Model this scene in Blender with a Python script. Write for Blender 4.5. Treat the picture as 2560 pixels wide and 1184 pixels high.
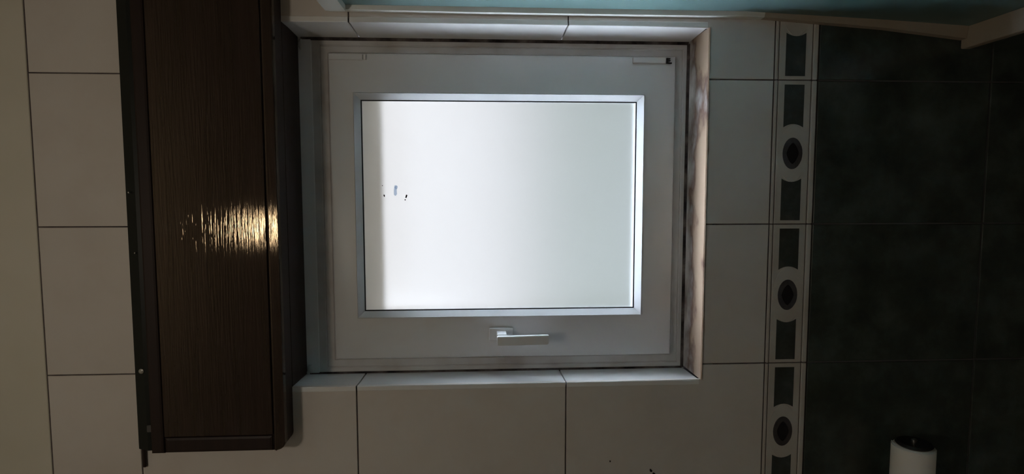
import bpy, bmesh, math, random
from mathutils import Vector, Matrix
random.seed(4)
scene = bpy.context.scene
for o in list(bpy.data.objects):
    bpy.data.objects.remove(o)
COL = scene.collection

# ------------------------------------------------------------------ camera, world, lamp, exposure
EYE = 1.55                       # lens height above the floor; heights below are given from the lens, up = +z
CAM_Y = -0.817                   # distance of the lens from the tiled wall (wall face is y = 0)
cam_d = bpy.data.cameras.new('camera')
cam = bpy.data.objects.new('camera', cam_d)
COL.objects.link(cam)
cam_d.sensor_width = 36.0
cam_d.lens = 1450.0 / 2560.0 * 36.0
cam_d.clip_start = 0.01
right = Vector((-0.00097465, -0.05464184, -0.99850554))
down = Vector((-0.99707220, -0.07629453, 0.00514836))
fwd = Vector((-0.07646183, 0.99558697, -0.05440749))
m = Matrix((right, -down, -fwd)).transposed().to_4x4()
m.translation = Vector((0, CAM_Y, EYE))
cam.matrix_world = m
scene.camera = cam

SKY = 28.0
LAMP = 38.0
scene.view_settings.view_transform = 'Standard'
scene.view_settings.look = 'None'
scene.view_settings.exposure = 0.0
scene.view_settings.gamma = 1.0
scene.view_settings.use_curve_mapping = False
scene.cycles.max_bounces = 14
scene.cycles.diffuse_bounces = 6
scene.cycles.transmission_bounces = 10
scene.cycles.glossy_bounces = 4
scene.cycles.sample_clamp_indirect = 30.0
scene.cycles.use_denoising = True

world = bpy.data.worlds.new('overcast_sky')
scene.world = world
world.use_nodes = True
nt = world.node_tree
nt.nodes.clear()
wo = nt.nodes.new('ShaderNodeOutputWorld')
wb = nt.nodes.new('ShaderNodeBackground')
wg = nt.nodes.new('ShaderNodeTexCoord')
ws = nt.nodes.new('ShaderNodeSeparateXYZ')
wr = nt.nodes.new('ShaderNodeValToRGB')
wr.color_ramp.elements[0].position = 0.0
wr.color_ramp.elements[0].color = (.89, .98, 1.07, 1)
wr.color_ramp.elements[1].position = 1.0
wr.color_ramp.elements[1].color = (.87, .97, 1.11, 1)
nt.links.new(wg.outputs['Generated'], ws.inputs[0])
nt.links.new(ws.outputs['Z'], wr.inputs[0])
nt.links.new(wr.outputs[0], wb.inputs['Color'])
wb.inputs['Strength'].default_value = SKY
nt.links.new(wb.outputs[0], wo.inputs['Surface'])


# ------------------------------------------------------------------ materials
def mat(name, color, rough=0.4, spec=0.5, metal=0.0, coat=0.0, coat_rough=0.1,
        noise=None, bump=None, rand=0.0):
    """noise = (scale xyz, [(pos, colour) ...], detail) ; bump = (scale xyz, strength, distance)"""
    mt = bpy.data.materials.new(name)
    mt.use_nodes = True
    t = mt.node_tree
    b = t.nodes['Principled BSDF']
    b.inputs['Base Color'].default_value = (*color, 1)
    b.inputs['Roughness'].default_value = rough
    b.inputs['Specular IOR Level'].default_value = spec
    b.inputs['Metallic'].default_value = metal
    b.inputs['Coat Weight'].default_value = coat
    b.inputs['Coat Roughness'].default_value = coat_rough
    geo = t.nodes.new('ShaderNodeNewGeometry')
    if noise:
        mp = t.nodes.new('ShaderNodeMapping')
        mp.inputs['Scale'].default_value = noise[0]
        t.links.new(geo.outputs['Position'], mp.inputs[0])
        n = t.nodes.new('ShaderNodeTexNoise')
        n.inputs['Scale'].default_value = 1.0
        n.inputs['Detail'].default_value = noise[2]
        n.inputs['Roughness'].default_value = 0.6
        t.links.new(mp.outputs[0], n.inputs['Vector'])
        r = t.nodes.new('ShaderNodeValToRGB')
        els = r.color_ramp.elements
        while len(els) < len(noise[1]):
            els.new(0.5)
        for e, (p, c) in zip(els, noise[1]):
            e.position = p
            e.color = (*c, 1)
        t.links.new(n.outputs[0], r.inputs[0])
        out = r.outputs[0]
        if rand:
            oi = t.nodes.new('ShaderNodeObjectInfo')
            mr = t.nodes.new('ShaderNodeMapRange')
            mr.inputs['To Min'].default_value = 1 - rand
            mr.inputs['To Max'].default_value = 1 + rand
            t.links.new(oi.outputs['Random'], mr.inputs['Value'])
            hs = t.nodes.new('ShaderNodeHueSaturation')
            t.links.new(mr.outputs[0], hs.inputs['Value'])
            t.links.new(out, hs.inputs['Color'])
            out = hs.outputs[0]
        t.links.new(out, b.inputs['Base Color'])
    if bump:
        mp = t.nodes.new('ShaderNodeMapping')
        mp.inputs['Scale'].default_value = bump[0]
        t.links.new(geo.outputs['Position'], mp.inputs[0])
        n = t.nodes.new('ShaderNodeTexNoise')
        n.inputs['Scale'].default_value = 1.0
        n.inputs['Detail'].default_value = 3.0
        t.links.new(mp.outputs[0], n.inputs['Vector'])
        bp = t.nodes.new('ShaderNodeBump')
        bp.inputs['Strength'].default_value = bump[1]
        bp.inputs['Distance'].default_value = bump[2]
        t.links.new(n.outputs[0], bp.inputs['Height'])
        t.links.new(bp.outputs[0], b.inputs['Normal'])
        t.links.new(bp.outputs[0], b.inputs['Coat Normal'])
    return mt


M = {}
M['tile'] = mat('cream_tile', (.72, .68, .65), .28, .5,
                noise=((9, 9, 9), [(.25, (.67, .62, .58)), (.5, (.72, .68, .645)), (.8, (.75, .72, .69))], 4), rand=.03,
                bump=((6, 6, 6), .05, .002))
M['white_tile'] = mat('white_glazed_tile', (.86, .87, .86), .22, .5,
                      noise=((12, 12, 12), [(.3, (.84, .85, .85)), (.7, (.88, .88, .87))], 3), rand=.02)
M['grout'] = mat('grout', (.11, .10, .10), .9, .2,
                 noise=((40, 40, 40), [(.3, (.06, .05, .055)), (.7, (.16, .14, .14))], 4))
M['border'] = mat('border_tile', (.60, .57, .53), .3, .5,
                  noise=((15, 15, 15), [(.3, (.54, .51, .47)), (.7, (.64, .61, .57))], 3), rand=.03)
M['inlay'] = mat('border_green_inlay', (.07, .08, .075), .3, .5,
                 noise=((40, 40, 40), [(.3, (.03, .036, .034)), (.55, (.052, .062, .058)), (.8, (.10, .11, .10))], 5), rand=.06)
M['oval'] = mat('border_oval', (.055, .05, .058), .3, .5,
                noise=((60, 60, 60), [(.3, (.04, .036, .042)), (.7, (.085, .08, .085))], 4))
M['lozenge'] = mat('border_lozenge', (.012, .011, .016), .25, .5)
M['dark_tile'] = mat('dark_green_tile', (.012, .017, .015), .16, .4,
                     noise=((14, 14, 14), [(.3, (.03, .036, .033)), (.5, (.052, .066, .058)), (.75, (.10, .125, .11))], 6), rand=.08,
                     bump=((5, 5, 5), .05, .002))
M['dark_grout'] = mat('grey_grout', (.10, .10, .10), .9, .2)
M['pvc'] = mat('white_plastic_frame', (.78, .79, .80), .38, .5,
               noise=((4, 4, 4), [(.3, (.76, .77, .78)), (.7, (.80, .81, .82))], 2))
M['dirty_pvc'] = mat('stained_plastic_frame', (.6, .58, .56), .45, .4,
                     noise=((9, 9, 9), [(.22, (.38, .33, .31)), (.38, (.57, .55, .54)), (.58, (.70, .70, .71))], 3))
M['bead'] = mat('glazing_bead', (.66, .67, .68), .3, .5)
M['rubber'] = mat('gasket_rubber', (.02, .024, .03), .6, .3)
M['chrome_handle'] = mat('white_handle', (.80, .81, .82), .3, .5)
M['black'] = mat('black_plastic', (.02, .02, .022), .45, .4)
M['marble'] = mat('marble_sill', (.72, .64, .54), .25, .5)
M['mould'] = mat('mouldy_sealant', (.05, .045, .045), .8, .2,
                 noise=((30, 30, 30), [(.38, (.02, .017, .02)), (.55, (.10, .085, .085)), (.7, (.22, .20, .19))], 5))
M['mastic'] = mat('white_mastic', (.62, .62, .63), .7, .3)
M['wood'] = mat('brown_varnished_wood', (.03, .015, .011), .06, .9,
                noise=((6, 60, 90), [(.3, (.022, .0165, .0165)), (.55, (.030, .0215, .022)), (.8, (.038, .026, .025))], 5),
                bump=((20, 260, 420), .33, .0009))
M['wood'].node_tree.nodes['Principled BSDF'].inputs['Specular Tint'].default_value = (1.0, .78, .52, 1)
M['wood_edge'] = mat('brown_wood_edge', (.034, .015, .010), .5, .3,
                     noise=((6, 60, 90), [(.3, (.020, .012, .011)), (.7, (.032, .018, .015))], 5))
M['trunk'] = mat('dark_green_trunking', (.010, .013, .012), .4, .3)
M['clip'] = mat('grey_clip', (.10, .10, .10), .5, .3)
M['steel'] = mat('steel', (.55, .55, .54), .3, .5, metal=1.0)
M['chrome'] = mat('chrome', (.85, .86, .87), .08, .5, metal=1.0)
M['alu'] = mat('white_aluminium', (.82, .84, .80), .35, .5)
M['rail'] = mat('dimmed_aluminium', (.42, .36, .29), .45, .4)  # white aluminium, colour darkened to stand in for weaker light low down
M['acrylic'] = mat('frosted_acrylic', (.12, .21, .205), .35, .5, bump=((60, 60, 60), .15, .001))
M['paper'] = mat('toilet_paper', (.90, .86, .78), .95, .1, bump=((200, 200, 200), .3, .0006))
M['ceiling'] = mat('ceiling_paint', (.72, .69, .60), .9, .2,
                   noise=((5, 5, 5), [(.3, (.68, .66, .56)), (.7, (.75, .72, .64))], 3))
M['plain_wall'] = mat('plain_wall', (.62, .58, .52), .5, .3,
                      noise=((3, 3, 3), [(.3, (.58, .54, .48)), (.7, (.65, .61, .55))], 3))
M['floor'] = mat('floor_tile', (.16, .14, .12), .3, .5,
                 noise=((8, 8, 8), [(.3, (.12, .11, .09)), (.7, (.2, .18, .15))], 4))
M['ground'] = mat('dark_lawn', (.0105, .0108, .0070), .95, .1,
                  noise=((1.2, 1.2, 1.2), [(.3, (.0098, .0100, .0064)), (.7, (.0112, .0116, .0076))], 4))
M['render'] = mat('dimmer_wall_dark', (.0570, .0500, .0445), .95, .1,
                  noise=((1.2, 1.2, 1.2), [(.3, (.0545, .0478, .0424)), (.7, (.0595, .0522, .0466))], 4))  # dark colour of the added wall outside that dims the pane
M['spot'] = mat('dark_chip', (.012, .010, .011), .8, .2)

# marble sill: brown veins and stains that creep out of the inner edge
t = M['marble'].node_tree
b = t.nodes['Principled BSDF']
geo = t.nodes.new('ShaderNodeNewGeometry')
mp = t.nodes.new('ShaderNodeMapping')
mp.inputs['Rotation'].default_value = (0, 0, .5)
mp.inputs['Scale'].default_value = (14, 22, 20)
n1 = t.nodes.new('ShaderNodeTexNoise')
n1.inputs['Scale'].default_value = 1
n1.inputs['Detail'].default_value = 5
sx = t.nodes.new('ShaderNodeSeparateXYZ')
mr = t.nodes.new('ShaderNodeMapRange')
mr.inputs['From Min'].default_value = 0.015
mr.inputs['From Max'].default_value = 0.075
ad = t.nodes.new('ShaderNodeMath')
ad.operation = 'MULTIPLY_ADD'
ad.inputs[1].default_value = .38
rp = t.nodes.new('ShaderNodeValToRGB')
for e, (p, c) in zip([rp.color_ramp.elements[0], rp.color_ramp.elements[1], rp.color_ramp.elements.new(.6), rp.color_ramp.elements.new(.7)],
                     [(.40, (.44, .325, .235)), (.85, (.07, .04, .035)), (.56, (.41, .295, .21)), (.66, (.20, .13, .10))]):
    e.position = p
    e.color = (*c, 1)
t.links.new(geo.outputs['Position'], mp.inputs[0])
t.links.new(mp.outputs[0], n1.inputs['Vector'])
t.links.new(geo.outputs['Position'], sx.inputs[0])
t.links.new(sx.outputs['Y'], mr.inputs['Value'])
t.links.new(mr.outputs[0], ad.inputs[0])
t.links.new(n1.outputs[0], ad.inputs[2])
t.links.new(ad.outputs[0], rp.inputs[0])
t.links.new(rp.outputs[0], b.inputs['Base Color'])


def glass_mat():
    mt = bpy.data.materials.new('frosted_glass')
    mt.use_nodes = True
    t = mt.node_tree
    t.nodes.clear()
    o = t.nodes.new('ShaderNodeOutputMaterial')
    tr = t.nodes.new('ShaderNodeBsdfTranslucent')
    tr.inputs['Color'].default_value = (.97, .985, 1, 1)
    rf = t.nodes.new('ShaderNodeBsdfRefraction')
    rf.distribution = 'BECKMANN'
    rf.inputs['Color'].default_value = (.97, .985, 1, 1)
    rf.inputs['Roughness'].default_value = .56
    rf.inputs['IOR'].default_value = 1.25
    mx = t.nodes.new('ShaderNodeMixShader')
    mx.inputs[0].default_value = .982
    t.links.new(tr.outputs[0], mx.inputs[1])
    t.links.new(rf.outputs[0], mx.inputs[2])
    gl = t.nodes.new('ShaderNodeBsdfGlossy')
    gl.inputs['Roughness'].default_value = .3
    m2 = t.nodes.new('ShaderNodeMixShader')
    m2.inputs[0].default_value = .03
    t.links.new(mx.outputs[0], m2.inputs[1])
    t.links.new(gl.outputs[0], m2.inputs[2])
    t.links.new(m2.outputs[0], o.inputs['Surface'])
    return mt


M['glass'] = glass_mat()


def slat_mat():
    mt = bpy.data.materials.new('shutter_plastic')
    mt.use_nodes = True
    t = mt.node_tree
    b = t.nodes['Principled BSDF']
    b.inputs['Base Color'].default_value = (.46, .43, .39, 1)
    b.inputs['Roughness'].default_value = .5
    tr = t.nodes.new('ShaderNodeBsdfTranslucent')
    tr.inputs['Color'].default_value = (.34, .31, .27, 1)
    mx = t.nodes.new('ShaderNodeMixShader')
    mx.inputs[0].default_value = .5
    t.links.new(b.outputs[0], mx.inputs[1])
    t.links.new(tr.outputs[0], mx.inputs[2])
    t.links.new(mx.outputs[0], t.nodes['Material Output'].inputs['Surface'])
    return mt


M['slat'] = slat_mat()


def torn_mat():
    mt = bpy.data.materials.new('torn_film')
    mt.use_nodes = True
    t = mt.node_tree
    t.nodes.clear()
    o = t.nodes.new('ShaderNodeOutputMaterial')
    tr = t.nodes.new('ShaderNodeBsdfTransparent')
    tr.inputs['Color'].default_value = (.66, .72, .80, 1)
    t.links.new(tr.outputs[0], o.inputs['Surface'])
    return mt


M['torn'] = torn_mat()


def emit_mat(name, color, strength):
    mt = bpy.data.materials.new(name)
    mt.use_nodes = True
    t = mt.node_tree
    t.nodes.clear()
    o = t.nodes.new('ShaderNodeOutputMaterial')
    e = t.nodes.new('ShaderNodeEmission')
    e.inputs['Color'].default_value = (*color, 1)
    e.inputs['Strength'].default_value = strength
    t.links.new(e.outputs[0], o.inputs['Surface'])
    return mt


M['bulb'] = emit_mat('warm_bulb', (1.0, .86, .69), LAMP)


# ------------------------------------------------------------------ helpers
WORLD = {}                       # world position of every object made here


def link(name, data, loc, parent):
    o = bpy.data.objects.new(name, data)
    COL.objects.link(o)
    w = Vector(loc)
    WORLD[o.name] = w
    if parent:
        o.parent = parent
        o.location = w - WORLD[parent.name]
    else:
        o.location = w
    return o


def empty(name, loc, label=None, cat=None, kind=None, group=None):
    o = link(name, None, (loc[0], loc[1], loc[2] + EYE), None)
    o.empty_display_size = .02
    tag(o, label, cat, kind, group)
    return o


def tag(o, label=None, cat=None, kind=None, group=None):
    for k, v in (('label', label), ('category', cat), ('kind', kind), ('group', group)):
        if v:
            o[k] = v
    return o


def obj(name, bm, material, parent=None, smooth=None):
    bmesh.ops.recalc_face_normals(bm, faces=bm.faces)
    xs = [v.co for v in bm.verts]
    lo = Vector([min(c[i] for c in xs) for i in range(3)])
    hi = Vector([max(c[i] for c in xs) for i in range(3)])
    c = (lo + hi) / 2
    for v in bm.verts:
        v.co -= c
    me = bpy.data.meshes.new(name)
    if smooth:
        for f in bm.faces:
            f.smooth = True
    bm.to_mesh(me)
    bm.free()
    me.materials.append(material)
    if smooth:
        me.set_sharp_from_angle(angle=math.radians(smooth))
    return link(name, me, (c.x, c.y, c.z + EYE), parent)


def box(bm, x0, x1, y0, y1, z0, z1, bev=0.0, seg=1):
    vs = [bm.verts.new((x, y, z)) for x in (x0, x1) for y in (y0, y1) for z in (z0, z1)]
    fs = []
    for q in ((0, 1, 3, 2), (4, 6, 7, 5), (0, 4, 5, 1), (2, 3, 7, 6), (0, 2, 6, 4), (1, 5, 7, 3)):
        fs.append(bm.faces.new([vs[i] for i in q]))
    if bev:
        es = {e for f in fs for e in f.edges}
        bmesh.ops.bevel(bm, geom=list(es), offset=bev, segments=seg, affect='EDGES', profile=.5)
    return bm


def prism(bm, poly, y0, y1, bev=0.0, seg=1):
    """outline in x,z pushed from y0 (towards the room) back to y1; the room-side rim may be bevelled"""
    a = [bm.verts.new((x, y0, z)) for x, z in poly]
    b = [bm.verts.new((x, y1, z)) for x, z in poly]
    n = len(poly)
    f = bm.faces.new(a)
    bm.faces.new(b[::-1])
    for i in range(n):
        bm.faces.new((a[i], b[i], b[(i + 1) % n], a[(i + 1) % n]))
    if bev:
        bmesh.ops.bevel(bm, geom=list(f.edges), offset=bev, segments=seg, affect='EDGES', profile=.5)
    return bm


def loft(bm, rings, closed=True, cap=False):
    R = [[bm.verts.new(p) for p in r] for r in rings]
    for a, b in zip(R, R[1:]):
        n = len(a)
        for i in range(n if closed else n - 1):
            j = (i + 1) % n
            bm.faces.new((a[i], a[j], b[j], b[i]))
    if cap:
        bm.faces.new(R[0][::-1])
        bm.faces.new(R[-1])
    return bm


def ring_frame(bm, outer, prof):
    """mitred rectangular frame. outer = (x0,x1,z0,z1); prof = list of (inset, y) closed section"""
    rings = []
    x0, x1, z0, z1 = outer
    corners = [(x0, z0, 1, 1), (x1, z0, -1, 1), (x1, z1, -1, -1), (x0, z1, 1, -1)]
    for cx, cz, sx, sz in corners:
        rings.append([(cx + sx * i, y, cz + sz * i) for i, y in prof])
    rings.append(rings[0])
    R = [[bm.verts.new(p) for p in r] for r in rings[:4]]
    R.append(R[0])
    n = len(prof)
    for a, b in zip(R, R[1:]):
        for i in range(n):
            j = (i + 1) % n
            bm.faces.new((a[i], a[j], b[j], b[i]))
    return bm


def ring_rects(bm, sections):
    """rectangular frame swept through a closed list of ((x0,x1,z0,z1), y) rings"""
    R = []
    for (x0, x1, z0, z1), y in sections:
        R.append([bm.verts.new(p) for p in ((x0, y, z0), (x1, y, z0), (x1, y, z1), (x0, y, z1))])
    R.append(R[0])
    for a, b in zip(R, R[1:]):
        for i in range(4):
            j = (i + 1) % 4
            bm.faces.new((a[i], a[j], b[j], b[i]))
    return bm


def inset(rc, d):
    return (rc[0] + d, rc[1] - d, rc[2] + d, rc[3] - d)


def lathe(bm, prof, origin, axis='X', seg=24):
    """prof = [(along, radius)...]"""
    rings = []
    for a, r in prof:
        ring = []
        for k in range(seg):
            th = 2 * math.pi * k / seg
            c, s = r * math.cos(th), r * math.sin(th)
            p = {'X': (a, c, s), 'Y': (c, a, s), 'Z': (c, s, a)}[axis]
            ring.append(tuple(origin[i] + p[i] for i in range(3)))
        rings.append(ring)
    return loft(bm, rings, True, True)


NB = bmesh.new

# ------------------------------------------------------------------ room shell
OX0, OX1, OZ0, OZ1 = -.274, .2303, -.3211, .268      # window opening in the tile face
XL, XR, YB, ZC, ZF = -.95, .95, -1.95, .90, -EYE
ZT = .598                                            # top of the tiles

wall = NB()
g = .0018
T = .008                                             # tile thickness inside the reveal
for a in ((XL - .1, OX0 - T, ZF, ZC + .1), (OX1 + T, XR + .1, ZF, ZC + .1), (OX0 - T, OX1 + T, ZF, OZ0 - .02), (OX0 - T, OX1 + T, OZ1, ZC + .1)):
    box(wall, a[0], a[1], g, .112, a[2], a[3])
wall_front = tag(obj('wall_front', wall, M['grout']), kind='structure')

tag(obj('ceiling', box(NB(), XL - .1, XR + .1, YB - .1, g, ZC, ZC + .1), M['ceiling']), kind='structure')
tag(obj('floor', box(NB(), XL - .1, XR + .1, YB - .1, .24, ZF - .1, ZF), M['floor']), kind='structure')
tag(obj('wall_left', box(NB(), XL - .1, XL, YB - .1, g, ZF, ZC), M['plain_wall']), kind='structure')
tag(obj('wall_right', box(NB(), XR, XR + .1, YB - .1, g, ZF, ZC), M['plain_wall']), kind='structure')
tag(obj('wall_back', box(NB(), XL, XR, YB - .1, YB, ZF, ZC), M['plain_wall']), kind='structure')
tag(obj('ground', box(NB(), -30, 30, .14, 60, -.60, -.45), M['ground']), kind='structure')
tag(obj('wall_added_dimmer', box(NB(), -1.9, 9.0, 4.0, 4.3, -.45, 3.3), M['render']), kind='structure')  # invented wall that dims the pane seen straight on, sky passes its sides

# tiles
JX = [-.046 + .205 * k for k in range(-5, 6)]
edges_x = [XL] + [x for x in JX if XL + .01 < x < XR - .01] + [XR]
rows = [(ZT, .477), (.477, .177), (.177, -.123), (-.123, -.4178)]
J = .0009                                            # half a joint


def clip_tile(x0, x1, z0, z1):
    """tile outline minus the window opening"""
    ox0, ox1, oz0, oz1 = OX0, OX1, OZ0 - .001, OZ1
    ix0, ix1, iz0, iz1 = max(x0, ox0), min(x1, ox1), max(z0, oz0), min(z1, oz1)
    if ix0 >= ix1 - 1e-5 or iz0 >= iz1 - 1e-5:
        return [(x0, z0), (x1, z0), (x1, z1), (x0, z1)]
    fx, fz = (ix0 <= x0 + 1e-6 and ix1 >= x1 - 1e-6), (iz0 <= z0 + 1e-6 and iz1 >= z1 - 1e-6)
    if fx and fz:
        return None
    if fx:
        return [(x0, z0), (x1, z0), (x1, iz0), (x0, iz0)] if iz1 >= z1 - 1e-6 else [(x0, iz1), (x1, iz1), (x1, z1), (x0, z1)]
    if fz:
        return [(x0, z0), (ix0, z0), (ix0, z1), (x0, z1)] if ix1 >= x1 - 1e-6 else [(ix1, z0), (x1, z0), (x1, z1), (ix1, z1)]
    left, low = ix0 <= x0 + 1e-6, iz0 <= z0 + 1e-6
    if left and low:
        return [(ix1, z0), (x1, z0), (x1, z1), (x0, z1), (x0, iz1), (ix1, iz1)]
    if left:
        return [(x0, z0), (x1, z0), (x1, z1), (ix1, z1), (ix1, iz0), (x0, iz0)]
    if low:
        return [(x0, z0), (ix0, z0), (ix0, iz1), (x1, iz1), (x1, z1), (x0, z1)]
    return [(x0, z0), (x1, z0), (x1, iz0), (ix0, iz0), (ix0, z1), (x0, z1)]


for z1, z0 in rows:
    for a, c in zip(edges_x, edges_x[1:]):
        p = clip_tile(a + J, c - J, z0 + J, z1 - J)
        if p:
            obj('tile', prism(NB(), p, random.uniform(-.0002, .0002), g + .004, .0006, 1), M['tile'], wall_front)
obj('plaster_band', prism(NB(), [(XL, ZT + .0015), (XR, ZT + .0015), (XR, ZC), (XL, ZC)], .0004, g + .004, .0012, 2), M['ceiling'], wall_front)
# dark green tiles below the border
dz = [-.482, -.741, -1.0, -1.26, -1.52]
for z1, z0 in zip(dz, dz[1:]):
    for a, c in zip(edges_x, edges_x[1:]):
        obj('dark_tile', prism(NB(), [(a + .0012, z0 + .0012), (c - .0012, z0 + .0012), (c - .0012, z1 - .0012), (a + .0012, z1 - .0012)],
                               random.uniform(-.0002, .0002), g + .004, .0008, 1), M['dark_tile'], wall_front)
obj('grout_bed', prism(NB(), [(XL, -1.54), (XR, -1.54), (XR, -.4835), (XL, -.4835)], g - .0004, g + .002), M['dark_grout'], wall_front)

# decorated border: pencil strips and tiles with inlays
def rect_inlay(cx, zc, u0, u1, end, hz=.0145, sag=.0047):
    """panel from u0 to u1 along -x; `end` is the side that is hollowed by the medallion"""
    n = 8
    pts = []
    arc = [(-hz + 2 * hz * i / n) for i in range(n + 1)]
    if end == 1:
        pts = [(u0, -hz)] + [(u1 - sag * (1 - (z / hz) ** 2), z) for z in arc] + [(u0, hz)]
    else:
        pts = [(u1, hz)] + [(u0 + sag * (1 - (z / hz) ** 2), z) for z in arc[::-1]] + [(u1, -hz)]
    return [(cx - u, zc + z) for u, z in pts]


ZM = -.4478
for c, a in zip(edges_x, edges_x[1:]):
    x0, x1 = c + .0007, a - .0007
    obj('pencil_trim', box(NB(), x0, x1, -.0012, g + .003, -.4228, -.4190, .0008, 2), M['border'], wall_front)
    obj('pencil_trim', box(NB(), x0, x1, -.0012, g + .003, -.4806, -.4735, .0012, 2), M['border'], wall_front)
    bt = obj('border_tile', prism(NB(), [(x0, -.4722), (x1, -.4722), (x1, -.4244), (x0, -.4244)], -.0004, g + .004, .0007, 1), M['border'], wall_front)
    if a - c < .2:
        continue
    obj('inlay', prism(NB(), rect_inlay(a, ZM, .0065, .0665, 1), -.0007, .001), M['inlay'], bt)
    obj('inlay', prism(NB(), rect_inlay(a, ZM, .1395, .1995, 0), -.0007, .001), M['inlay'], bt)
    ex = a - .1035
    obj('medallion_ring', prism(NB(), [(ex + .041 * math.cos(q), ZM + .0215 * math.sin(q)) for q in [2 * math.pi * i / 32 for i in range(32)]],
                                -.0010, .001, .0006, 1), M['border'], bt)
    obj('medallion', prism(NB(), [(ex + .0225 * math.cos(q), ZM + .0146 * math.sin(q)) for q in [2 * math.pi * i / 28 for i in range(28)]],
                           -.0014, .001, .0004, 1), M['oval'], bt)
    obj('lozenge', prism(NB(), [(ex + .0150 * math.cos(q) * (abs(math.cos(q)) ** .4), ZM + .0088 * math.sin(q) * (abs(math.sin(q)) ** .4))
                                for q in [2 * math.pi * i / 24 for i in range(24)]], -.0018, .001), M['lozenge'], bt)

# reveal: white tiles on both jambs, marble sill, plastered head
IX0, IX1, YF = -.2781, .2270, .071
def reveal(side, z0, z1):
    bm = NB()
    xo, xi = (OX1, IX1) if side > 0 else (OX0, IX0)
    s = T * side
    a = [(xo, -.0006), (xi, YF + .012), (xi + s * .9, YF + .012), (xo + s * .9, -.0006)]
    loft(bm, [[(x, y, z0) for x, y in a], [(x, y, z1) for x, y in a]], True, True)
    bmesh.ops.bevel(bm, geom=[e for e in bm.edges], offset=.0006, segments=1, affect='EDGES')
    return obj('reveal_tile', bm, M['white_tile'], wall_front)
for side in (1, -1):
    for z0, z1 in ((OZ0 + .0012, -.123 - J), (-.123 + J, .177 - J), (.177 + J, OZ1)):
        reveal(side, z0, z1)
# dirt in the corners is dark mould on the sealant
for x in (IX0, IX1):
    s = 1 if x < 0 else -1
    bm = NB()
    loft(bm, [[(x - s * .001, YF - .003, z), (x + s * .0035, YF - .0004, z), (x + s * .0035, YF + .004, z), (x - s * .001, YF + .004, z)]
              for z in (-.318, -.1, .1, .262)], True, True)
    obj('sealant', bm, M['mould'], wall_front)
# small dark chips on the cream tiles
def blob(name, x, z, rx, rz, mt, parent, y=-.0008, n=9, ang=0.0):
    pts = []
    for i in range(n):
        q = 2 * math.pi * i / n
        k = random.uniform(.7, 1.15)
        u, v = rx * k * math.cos(q), rz * k * math.sin(q)
        pts.append((x + u * math.cos(ang) - v * math.sin(ang), z + u * math.sin(ang) + v * math.cos(ang)))
    return obj(name, prism(NB(), pts, y, y + .0012, .0002), mt, parent)
blob('chip', -.3942, -.1888, .0013, .0011, M['spot'], wall_front)
blob('chip', -.4100, -.2500, .0030, .0020, M['spot'], wall_front, ang=.4)
blob('chip', -.4150, -.2545, .0032, .0018, M['spot'], wall_front, ang=.8)

# ------------------------------------------------------------------ window
win = empty('window_1', (-.0235, YF, OZ0), kind='structure')
FX0, FX1, FZ0, FZ1 = -.279, .228, -.3215, .247
SX0, SX1, SZ0, SZ1 = -.2535, .2045, -.2965, .2215     # sash
BX0, BX1, BZ0, BZ1 = -.1890, .1463, -.2478, .1855     # glazing bead
SY = .059
obj('outer_frame', ring_frame(NB(), (FX0, FX1, FZ0, FZ1),
    [(0, YF), (.010, YF), (.0115, YF + .0015), (.013, YF), (.0225, YF), (.0238, YF + .0015), (.0238, YF + .012), (.034, YF + .012), (.034, .100), (0, .100)]),
    M['dirty_pvc'], win, 30)
obj('frame_extension', box(NB(), FX0, FX1, YF - .001, .100, FZ1 + .0002, .2675, .001, 1), M['pvc'], win)
SO, SI = (SX0, SX1, SZ0, SZ1), (BX0, BX1, BZ0, BZ1)
obj('sash', ring_rects(NB(), [(SO, SY + .006), (inset(SO, .002), SY + .0015), (inset(SO, .005), SY), (inset(SI, -.0006), SY), (SI, SY + .001),
                              (SI, .080), (inset(SI, .008), .081), (inset(SI, .008), .0815), (inset(SI, .002), .099), (inset(SO, .004), .099), (inset(SO, .004), .090), (SO, .090)]),
    M['pvc'], win, 30)
bm = ring_frame(NB(), (BX0, BX1, BZ0, BZ1), [(0, SY + .0005), (.0004, SY - .0036), (.0012, SY - .0042), (.0095, .0645), (.0095, .0670), (0, .0670)])
obj('glazing_bead', bm, M['bead'], win, 30)
obj('gasket', ring_frame(NB(), (BX0 + .0093, BX1 - .0093, BZ0 + .0093, BZ1 - .0093), [(0, .0646), (.0018, .0654), (.0018, .0665), (0, .0665)]), M['rubber'], win, 30)
PY = .0667
obj('glass_pane', box(NB(), BX0 + .004, BX1 - .004, PY, PY + .004, BZ0 + .004, BZ1 - .004), M['glass'], win)
# worn patches of the privacy film
for x, z, rx, rz, a in ((.0020, .1275, .0095, .0027, .05), (.0085, .1262, .0035, .0028, .2), (-.0045, .1440, .0022, .0010, .3), (-.0055, .1112, .0028, .0013, -.35), (-.0110, .1130, .0010, .0008, 0), (.0105, .1465, .0007, .0006, 0)):
    blob('film_tear', x, z, rx, rz, M['torn'] if rx > .003 else M['spot'], win, PY - .0006, 9, a)
# roller shutter slats hanging low behind the pane
for k in range(4):
    z0 = .1530 + k * .042
    bm = NB()
    pr = [(.1010 + .0035 * (2 * i / 6 - 1) ** 2, z0 + .0405 * i / 6) for i in range(7)]
    pr = pr + [(y + .006, z) for y, z in pr[::-1]]
    loft(bm, [[(x, y, z) for y, z in pr] for x in (-.243, .201)], True, True)
    obj('shutter_slat', bm, M['slat'], win, 40)
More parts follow.
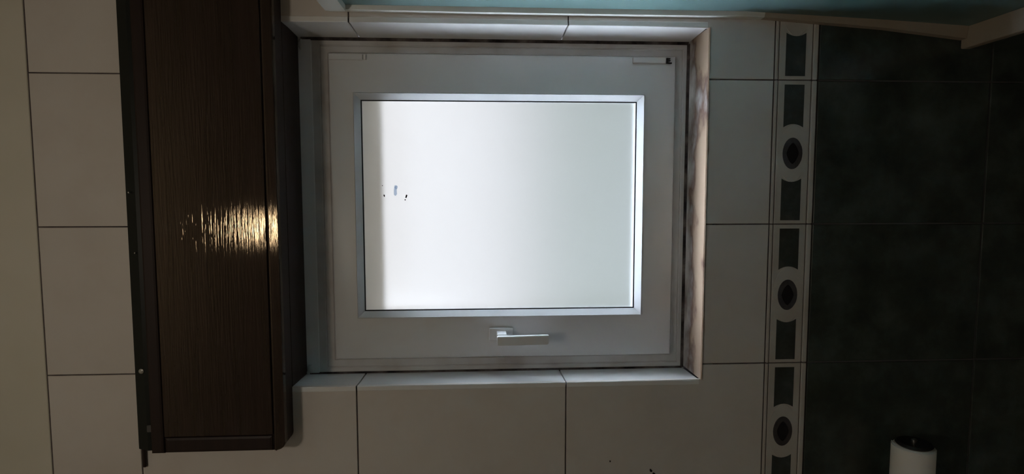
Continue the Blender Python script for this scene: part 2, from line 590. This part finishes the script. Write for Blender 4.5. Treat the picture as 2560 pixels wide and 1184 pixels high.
# hinges on the side by the shower screen
for z0, z1 in ((.170, .2190), (-.2790, -.2290)):
    h = obj('hinge', box(NB(), .1925, .2015, SY - .004, SY + .001, z0, z1, .001, 1), M['pvc'], win)
    if z0 < 0:
        zc = -.2845
        bm = NB()
        box(bm, .1925, .2005, SY - .004, SY + .001, zc + .0020, zc + .0040)
        for xx, ln in ((.1928, .0055), (.1965, .0033), (.1992, .0030)):
            box(bm, xx - .0005, xx + .0010, SY - .004, SY + .001, zc + .0020 - ln, zc + .0022)
        obj('hinge_cap', bm, M['black'], h)
    else:
        obj('hinge_cap', box(NB(), .1930, .2010, SY - .0035, SY + .001, .1655, .1690, .0006, 1), M['pvc'], h)
# handle: rosette, neck and a lever that hangs down
hd = obj('handle', box(NB(), -.2240, -.2050, SY - .009, SY + .001, -.0490, -.0125, .002, 2), M['pvc'], win, 40)
bm = NB()
box(bm, -.2185, -.2095, SY - .030, SY - .008, -.0385, -.0240, .001, 2)
obj('neck', bm, M['chrome_handle'], hd)
bm = NB()
r1 = [(-.2110, SY - .030, -.0240), (-.2110, SY - .040, -.0240), (-.2245, SY - .040, -.0240), (-.2245, SY - .030, -.0240)]
r2 = [(-.2110, SY - .031, -.0420), (-.2110, SY - .040, -.0420), (-.2245, SY - .040, -.0420), (-.2245, SY - .031, -.0420)]
r3 = [(-.2095, SY - .034, -.1000), (-.2095, SY - .0395, -.1000), (-.2235, SY - .0395, -.1000), (-.2235, SY - .034, -.1000)]
loft(bm, [r1, r2, r3], True, True)
bmesh.ops.bevel(bm, geom=list(bm.edges), offset=.0008, segments=2, affect='EDGES')
obj('lever', bm, M['chrome_handle'], hd)
# sill and mastic
bm = NB()
pr = [(-.0025, OZ0 - .0015), (-.0012, OZ0), (YF + .03, OZ0 + .0016), (YF + .03, OZ0 - .016), (.010, OZ0 - .016), (.010, OZ0 - .0018), (-.0025, OZ0 - .0018)]
loft(bm, [[(x, y, z) for y, z in pr] for x in (OX0 + .0004, OX1 - .0004)], True, True)
obj('sill', bm, M['marble'], win)
bm = NB()
loft(bm, [[(x, YF - .003, OZ0 + .0008), (x, YF - .0004, OZ0 + .0050), (x, YF + .004, OZ0 + .0050), (x, YF + .004, OZ0 + .0008)] for x in (IX0 + .002, -.1, .1, IX1 - .002)], True, True)
obj('sealant', bm, M['mould'], win)
def lump(x, y, z, r, sx, sy, sz):
    bm = NB()
    bmesh.ops.create_icosphere(bm, subdivisions=2, radius=r)
    for v in bm.verts:
        k = 1 + .18 * math.sin(v.co.x * 900 + v.co.z * 700)
        v.co = Vector((x + v.co.x * sx * k, y + v.co.y * sy * k, z + v.co.z * sz * k))
    return obj('mastic', bm, M['mastic'], win, 60)
lump(.2175, YF - .002, .2625, .006, 1.3, .6, .6)
lump(-.2685, YF - .002, .2600, .006, 1.1, .6, 1.0)

# ------------------------------------------------------------------ shutter box above the window
bx = empty('shutter_box', (.2, 0, .257), 'long dark brown varnished wooden roller-shutter box on the tiles above the window', 'shutter box')
YD = -.038
BL, BR, BB, BT = -.349, .90, .266, .442
def rounded(x0, x1, z0, z1, r, n=6):
    pts = [(x0 + r - r * math.cos(q), z0 + r - r * math.sin(q)) for q in [math.pi / 2 * i / n for i in range(n + 1)]]
    return pts + [(x1, z0), (x1, z1), (x0, z1)]
obj('body', prism(NB(), rounded(BL + .0005, BR, BB + .0005, BT - .001, .012), YD + .003, -.0006), M['wood_edge'], bx)
obj('front_board', prism(NB(), [(BL + .0225, BB + .0160), (BR - .012, BB + .0160), (BR - .012, BT - .0175), (BL + .0225, BT - .0175)], YD, YD + .010, .0006, 1), M['wood'], bx)
obj('bottom_moulding', prism(NB(), rounded(BL, BR, BB, BB + .0155, .012), YD, YD + .010, .0035, 3), M['wood'], bx)
obj('top_moulding', prism(NB(), [(BL, BT - .017), (BR, BT - .017), (BR, BT), (BL, BT)], YD - .001, YD + .010, .003, 2), M['wood_edge'], bx)
obj('end_moulding', prism(NB(), [(BL, BB + .0160), (BL + .022, BB + .0160), (BL + .022, BT - .0175), (BL, BT - .0175)], YD - .0005, YD + .010, .004, 2), M['wood_edge'], bx)
obj('soffit', box(NB(), OX0 + .0006, OX1 - .0006, -.0004, YF - .0015, OZ1 - .002, OZ1 + .004, .0005, 1), M['wood_edge'], wall_front)
bm = NB()
loft(bm, [[(x, -.0008, .4430), (x, -.020, .4430), (x, -.021, .456), (x, -.014, .472), (x, -.0008, .4785)] for x in (-.352, BR)], True, True)
tr = obj('top_strip', bm, M['trunk'], bx)
tr['label'] = 'blackish green strip along the top of the box'
bm = NB()
box(bm, -.383, -.352, -.006, -.0008, .4690, .4735, .001, 1)
obj('strip_tail', bm, M['wood_edge'], bx)
for x, z, r, mt in ((-.2410, .4600, .0034, 'steel'), (.0005, .4640, .0014, 'steel'), (-.0800, .4600, .0012, 'steel')):
    bm = NB()
    lathe(bm, [(-.0222, r * .5), (-.0214, r), (-.0170, r)], (x, 0, z), 'Y', 12)
    obj('screw', bm, M[mt], tr)
obj('clip', box(NB(), -.3260, -.3160, -.0225, -.018, .4460, .4560, .001, 1), M['clip'], tr)

# ------------------------------------------------------------------ shower screen, square to the window wall
ss = empty('shower_screen', (.245, 0, -.70), 'white framed shower screen with frosted bluish panel beside the window', 'shower screen')
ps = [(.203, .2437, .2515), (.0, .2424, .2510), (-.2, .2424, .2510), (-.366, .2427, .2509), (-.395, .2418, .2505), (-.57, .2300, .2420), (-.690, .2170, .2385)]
for nm, q, mt in (('wall_profile', ps[:5], 'alu'), ('shaded_lower_profile', ps[4:], 'rail')):  # same profile below, coloured darker where the window light fades
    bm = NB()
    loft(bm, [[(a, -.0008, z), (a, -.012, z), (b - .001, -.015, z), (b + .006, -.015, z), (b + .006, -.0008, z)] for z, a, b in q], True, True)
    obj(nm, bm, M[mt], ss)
bm = NB()
loft(bm, [[(.2400, y, .2035), (.2400, y, .1775), (.2570, y, .1775), (.2570, y, .2035)] for y in (-.0155, -.66)], True, True)
obj('top_rail', bm, M['alu'], ss)
obj('bottom_rail', box(NB(), .2045, .2380, -.66, -.0008, -.7040, -.6905, .002, 2), M['rail'], ss)
obj('stile', box(NB(), .2400, .2570, -.690, -.66, -.690, .2035, .002, 1), M['alu'], ss)
bm = NB()
pz = [(.1775, .2485), (-.366, .2485), (-.57, .2400), (-.690, .2335)]
loft(bm, [[(x, y, z) for y in (-.0152, -.66)] + [(x + .004, y, z) for y in (-.66, -.0152)] for z, x in pz], True, True)
obj('panel', bm, M['acrylic'], ss)

# low tiled partition that carries the screen
part = tag(obj('wall_partition', box(NB(), .2120, .2750, -.72, -.0006, ZF, -.7045), M['dark_grout']), kind='structure')
for y0, y1 in ((-.205, -.002), (-.411, -.206), (-.617, -.412), (-.719, -.618)):
    for z1, z0 in ((-.7055, -.965), (-.9665, -1.225), (-1.2265, -1.545)):
        obj('dark_tile', box(NB(), .2050, .2122, y0 + .001, y1 - .001, z0, z1, .0008, 1), M['dark_tile'], part)

# ------------------------------------------------------------------ paper roll on its holder
RX, RY, RZ, RR = -.3600, -.048, -.6155, .0265
hol = empty('paper_holder', (-.50, 0, RZ), 'dark wall holder whose round end plate caps the white paper roll', 'toilet paper holder')
bm = NB()
lathe(bm, [(-.52, .006), (-.355, .006)], (0, RY, RZ), 'X', 14)
obj('rod', bm, M['steel'], hol)
bm = NB()
lathe(bm, [(RX + .0005, .0210), (RX + .0030, .0235), (RX + .0055, .0210)], (0, RY, RZ), 'X', 28)
obj('end_plate', bm, M['black'], hol, 40)
bm = NB()
lathe(bm, [(RX + .0050, .004), (RX + .0090, .004), (RX + .0105, .0022)], (0, RY, RZ), 'X', 12)
obj('knob', bm, M['steel'], hol, 40)
bm = NB()
box(bm, -.530, -.515, RY - .010, -.0008, RZ - .010, RZ + .010, .003, 2)
obj('arm', bm, M['black'], hol)
rl = empty('toilet_paper_roll', (-.42, RY, RZ - RR), 'small white toilet paper roll hanging on the dark tiles below the border', 'toilet paper')
bm = NB()
pr = [(-.470, .0085), (-.470, RR - .001), (-.469, RR), (RX - .001, RR), (RX, RR - .001), (RX, .0085)]
rings = []
for a, r in pr + pr[:1]:
    rings.append([(a, RY + r * math.cos(2 * math.pi * k / 40), RZ + r * math.sin(2 * math.pi * k / 40)) for k in range(40)])
loft(bm, rings)
bmesh.ops.remove_doubles(bm, verts=bm.verts, dist=1e-6)
obj('paper', bm, M['paper'], rl, 50)
bm = NB()
arc = [(RY + (RR + .0003) * math.cos(q), RZ + (RR + .0003) * math.sin(q)) for q in [math.pi * (1.17 - .95 * i / 14) for i in range(15)]]
arc2 = [(RY + (RR + .0012) * math.cos(q), RZ + (RR + .0012) * math.sin(q)) for q in [math.pi * (1.17 - .95 * i / 14) for i in range(15)]]
loft(bm, [[(x, y, z) for y, z in arc + arc2[::-1]] for x in (-.470, RX - .0005)], True, True)
obj('loose_sheet', bm, M['paper'], rl, 50)

# ------------------------------------------------------------------ ceiling lamp (above the lens, out of the picture)
lp = empty('ceiling_lamp', (-.09, -.79, ZC), 'small pendant lamp with a bare warm globe above the camera', 'lamp')
ZL = .525
bm = NB()
lathe(bm, [(ZC - .0005, .045), (ZC - .02, .042), (ZC - .035, .012)], (-.09, -.79, 0), 'Z', 24)
obj('lamp_base', bm, M['alu'], lp, 40)
bm = NB()
lathe(bm, [(ZC - .03, .004), (ZL + .075, .004)], (-.09, -.79, 0), 'Z', 10)
obj('cord', bm, M['alu'], lp, 40)
bm = NB()
lathe(bm, [(ZL + .080, .012), (ZL + .070, .018), (ZL + .034, .020)], (-.09, -.79, 0), 'Z', 20)
obj('socket', bm, M['alu'], lp, 40)
bm = NB()
bmesh.ops.create_uvsphere(bm, u_segments=24, v_segments=14, radius=.040, matrix=Matrix.Translation((-.09, -.79, ZL)))
obj('globe', bm, M['bulb'], lp, 60)
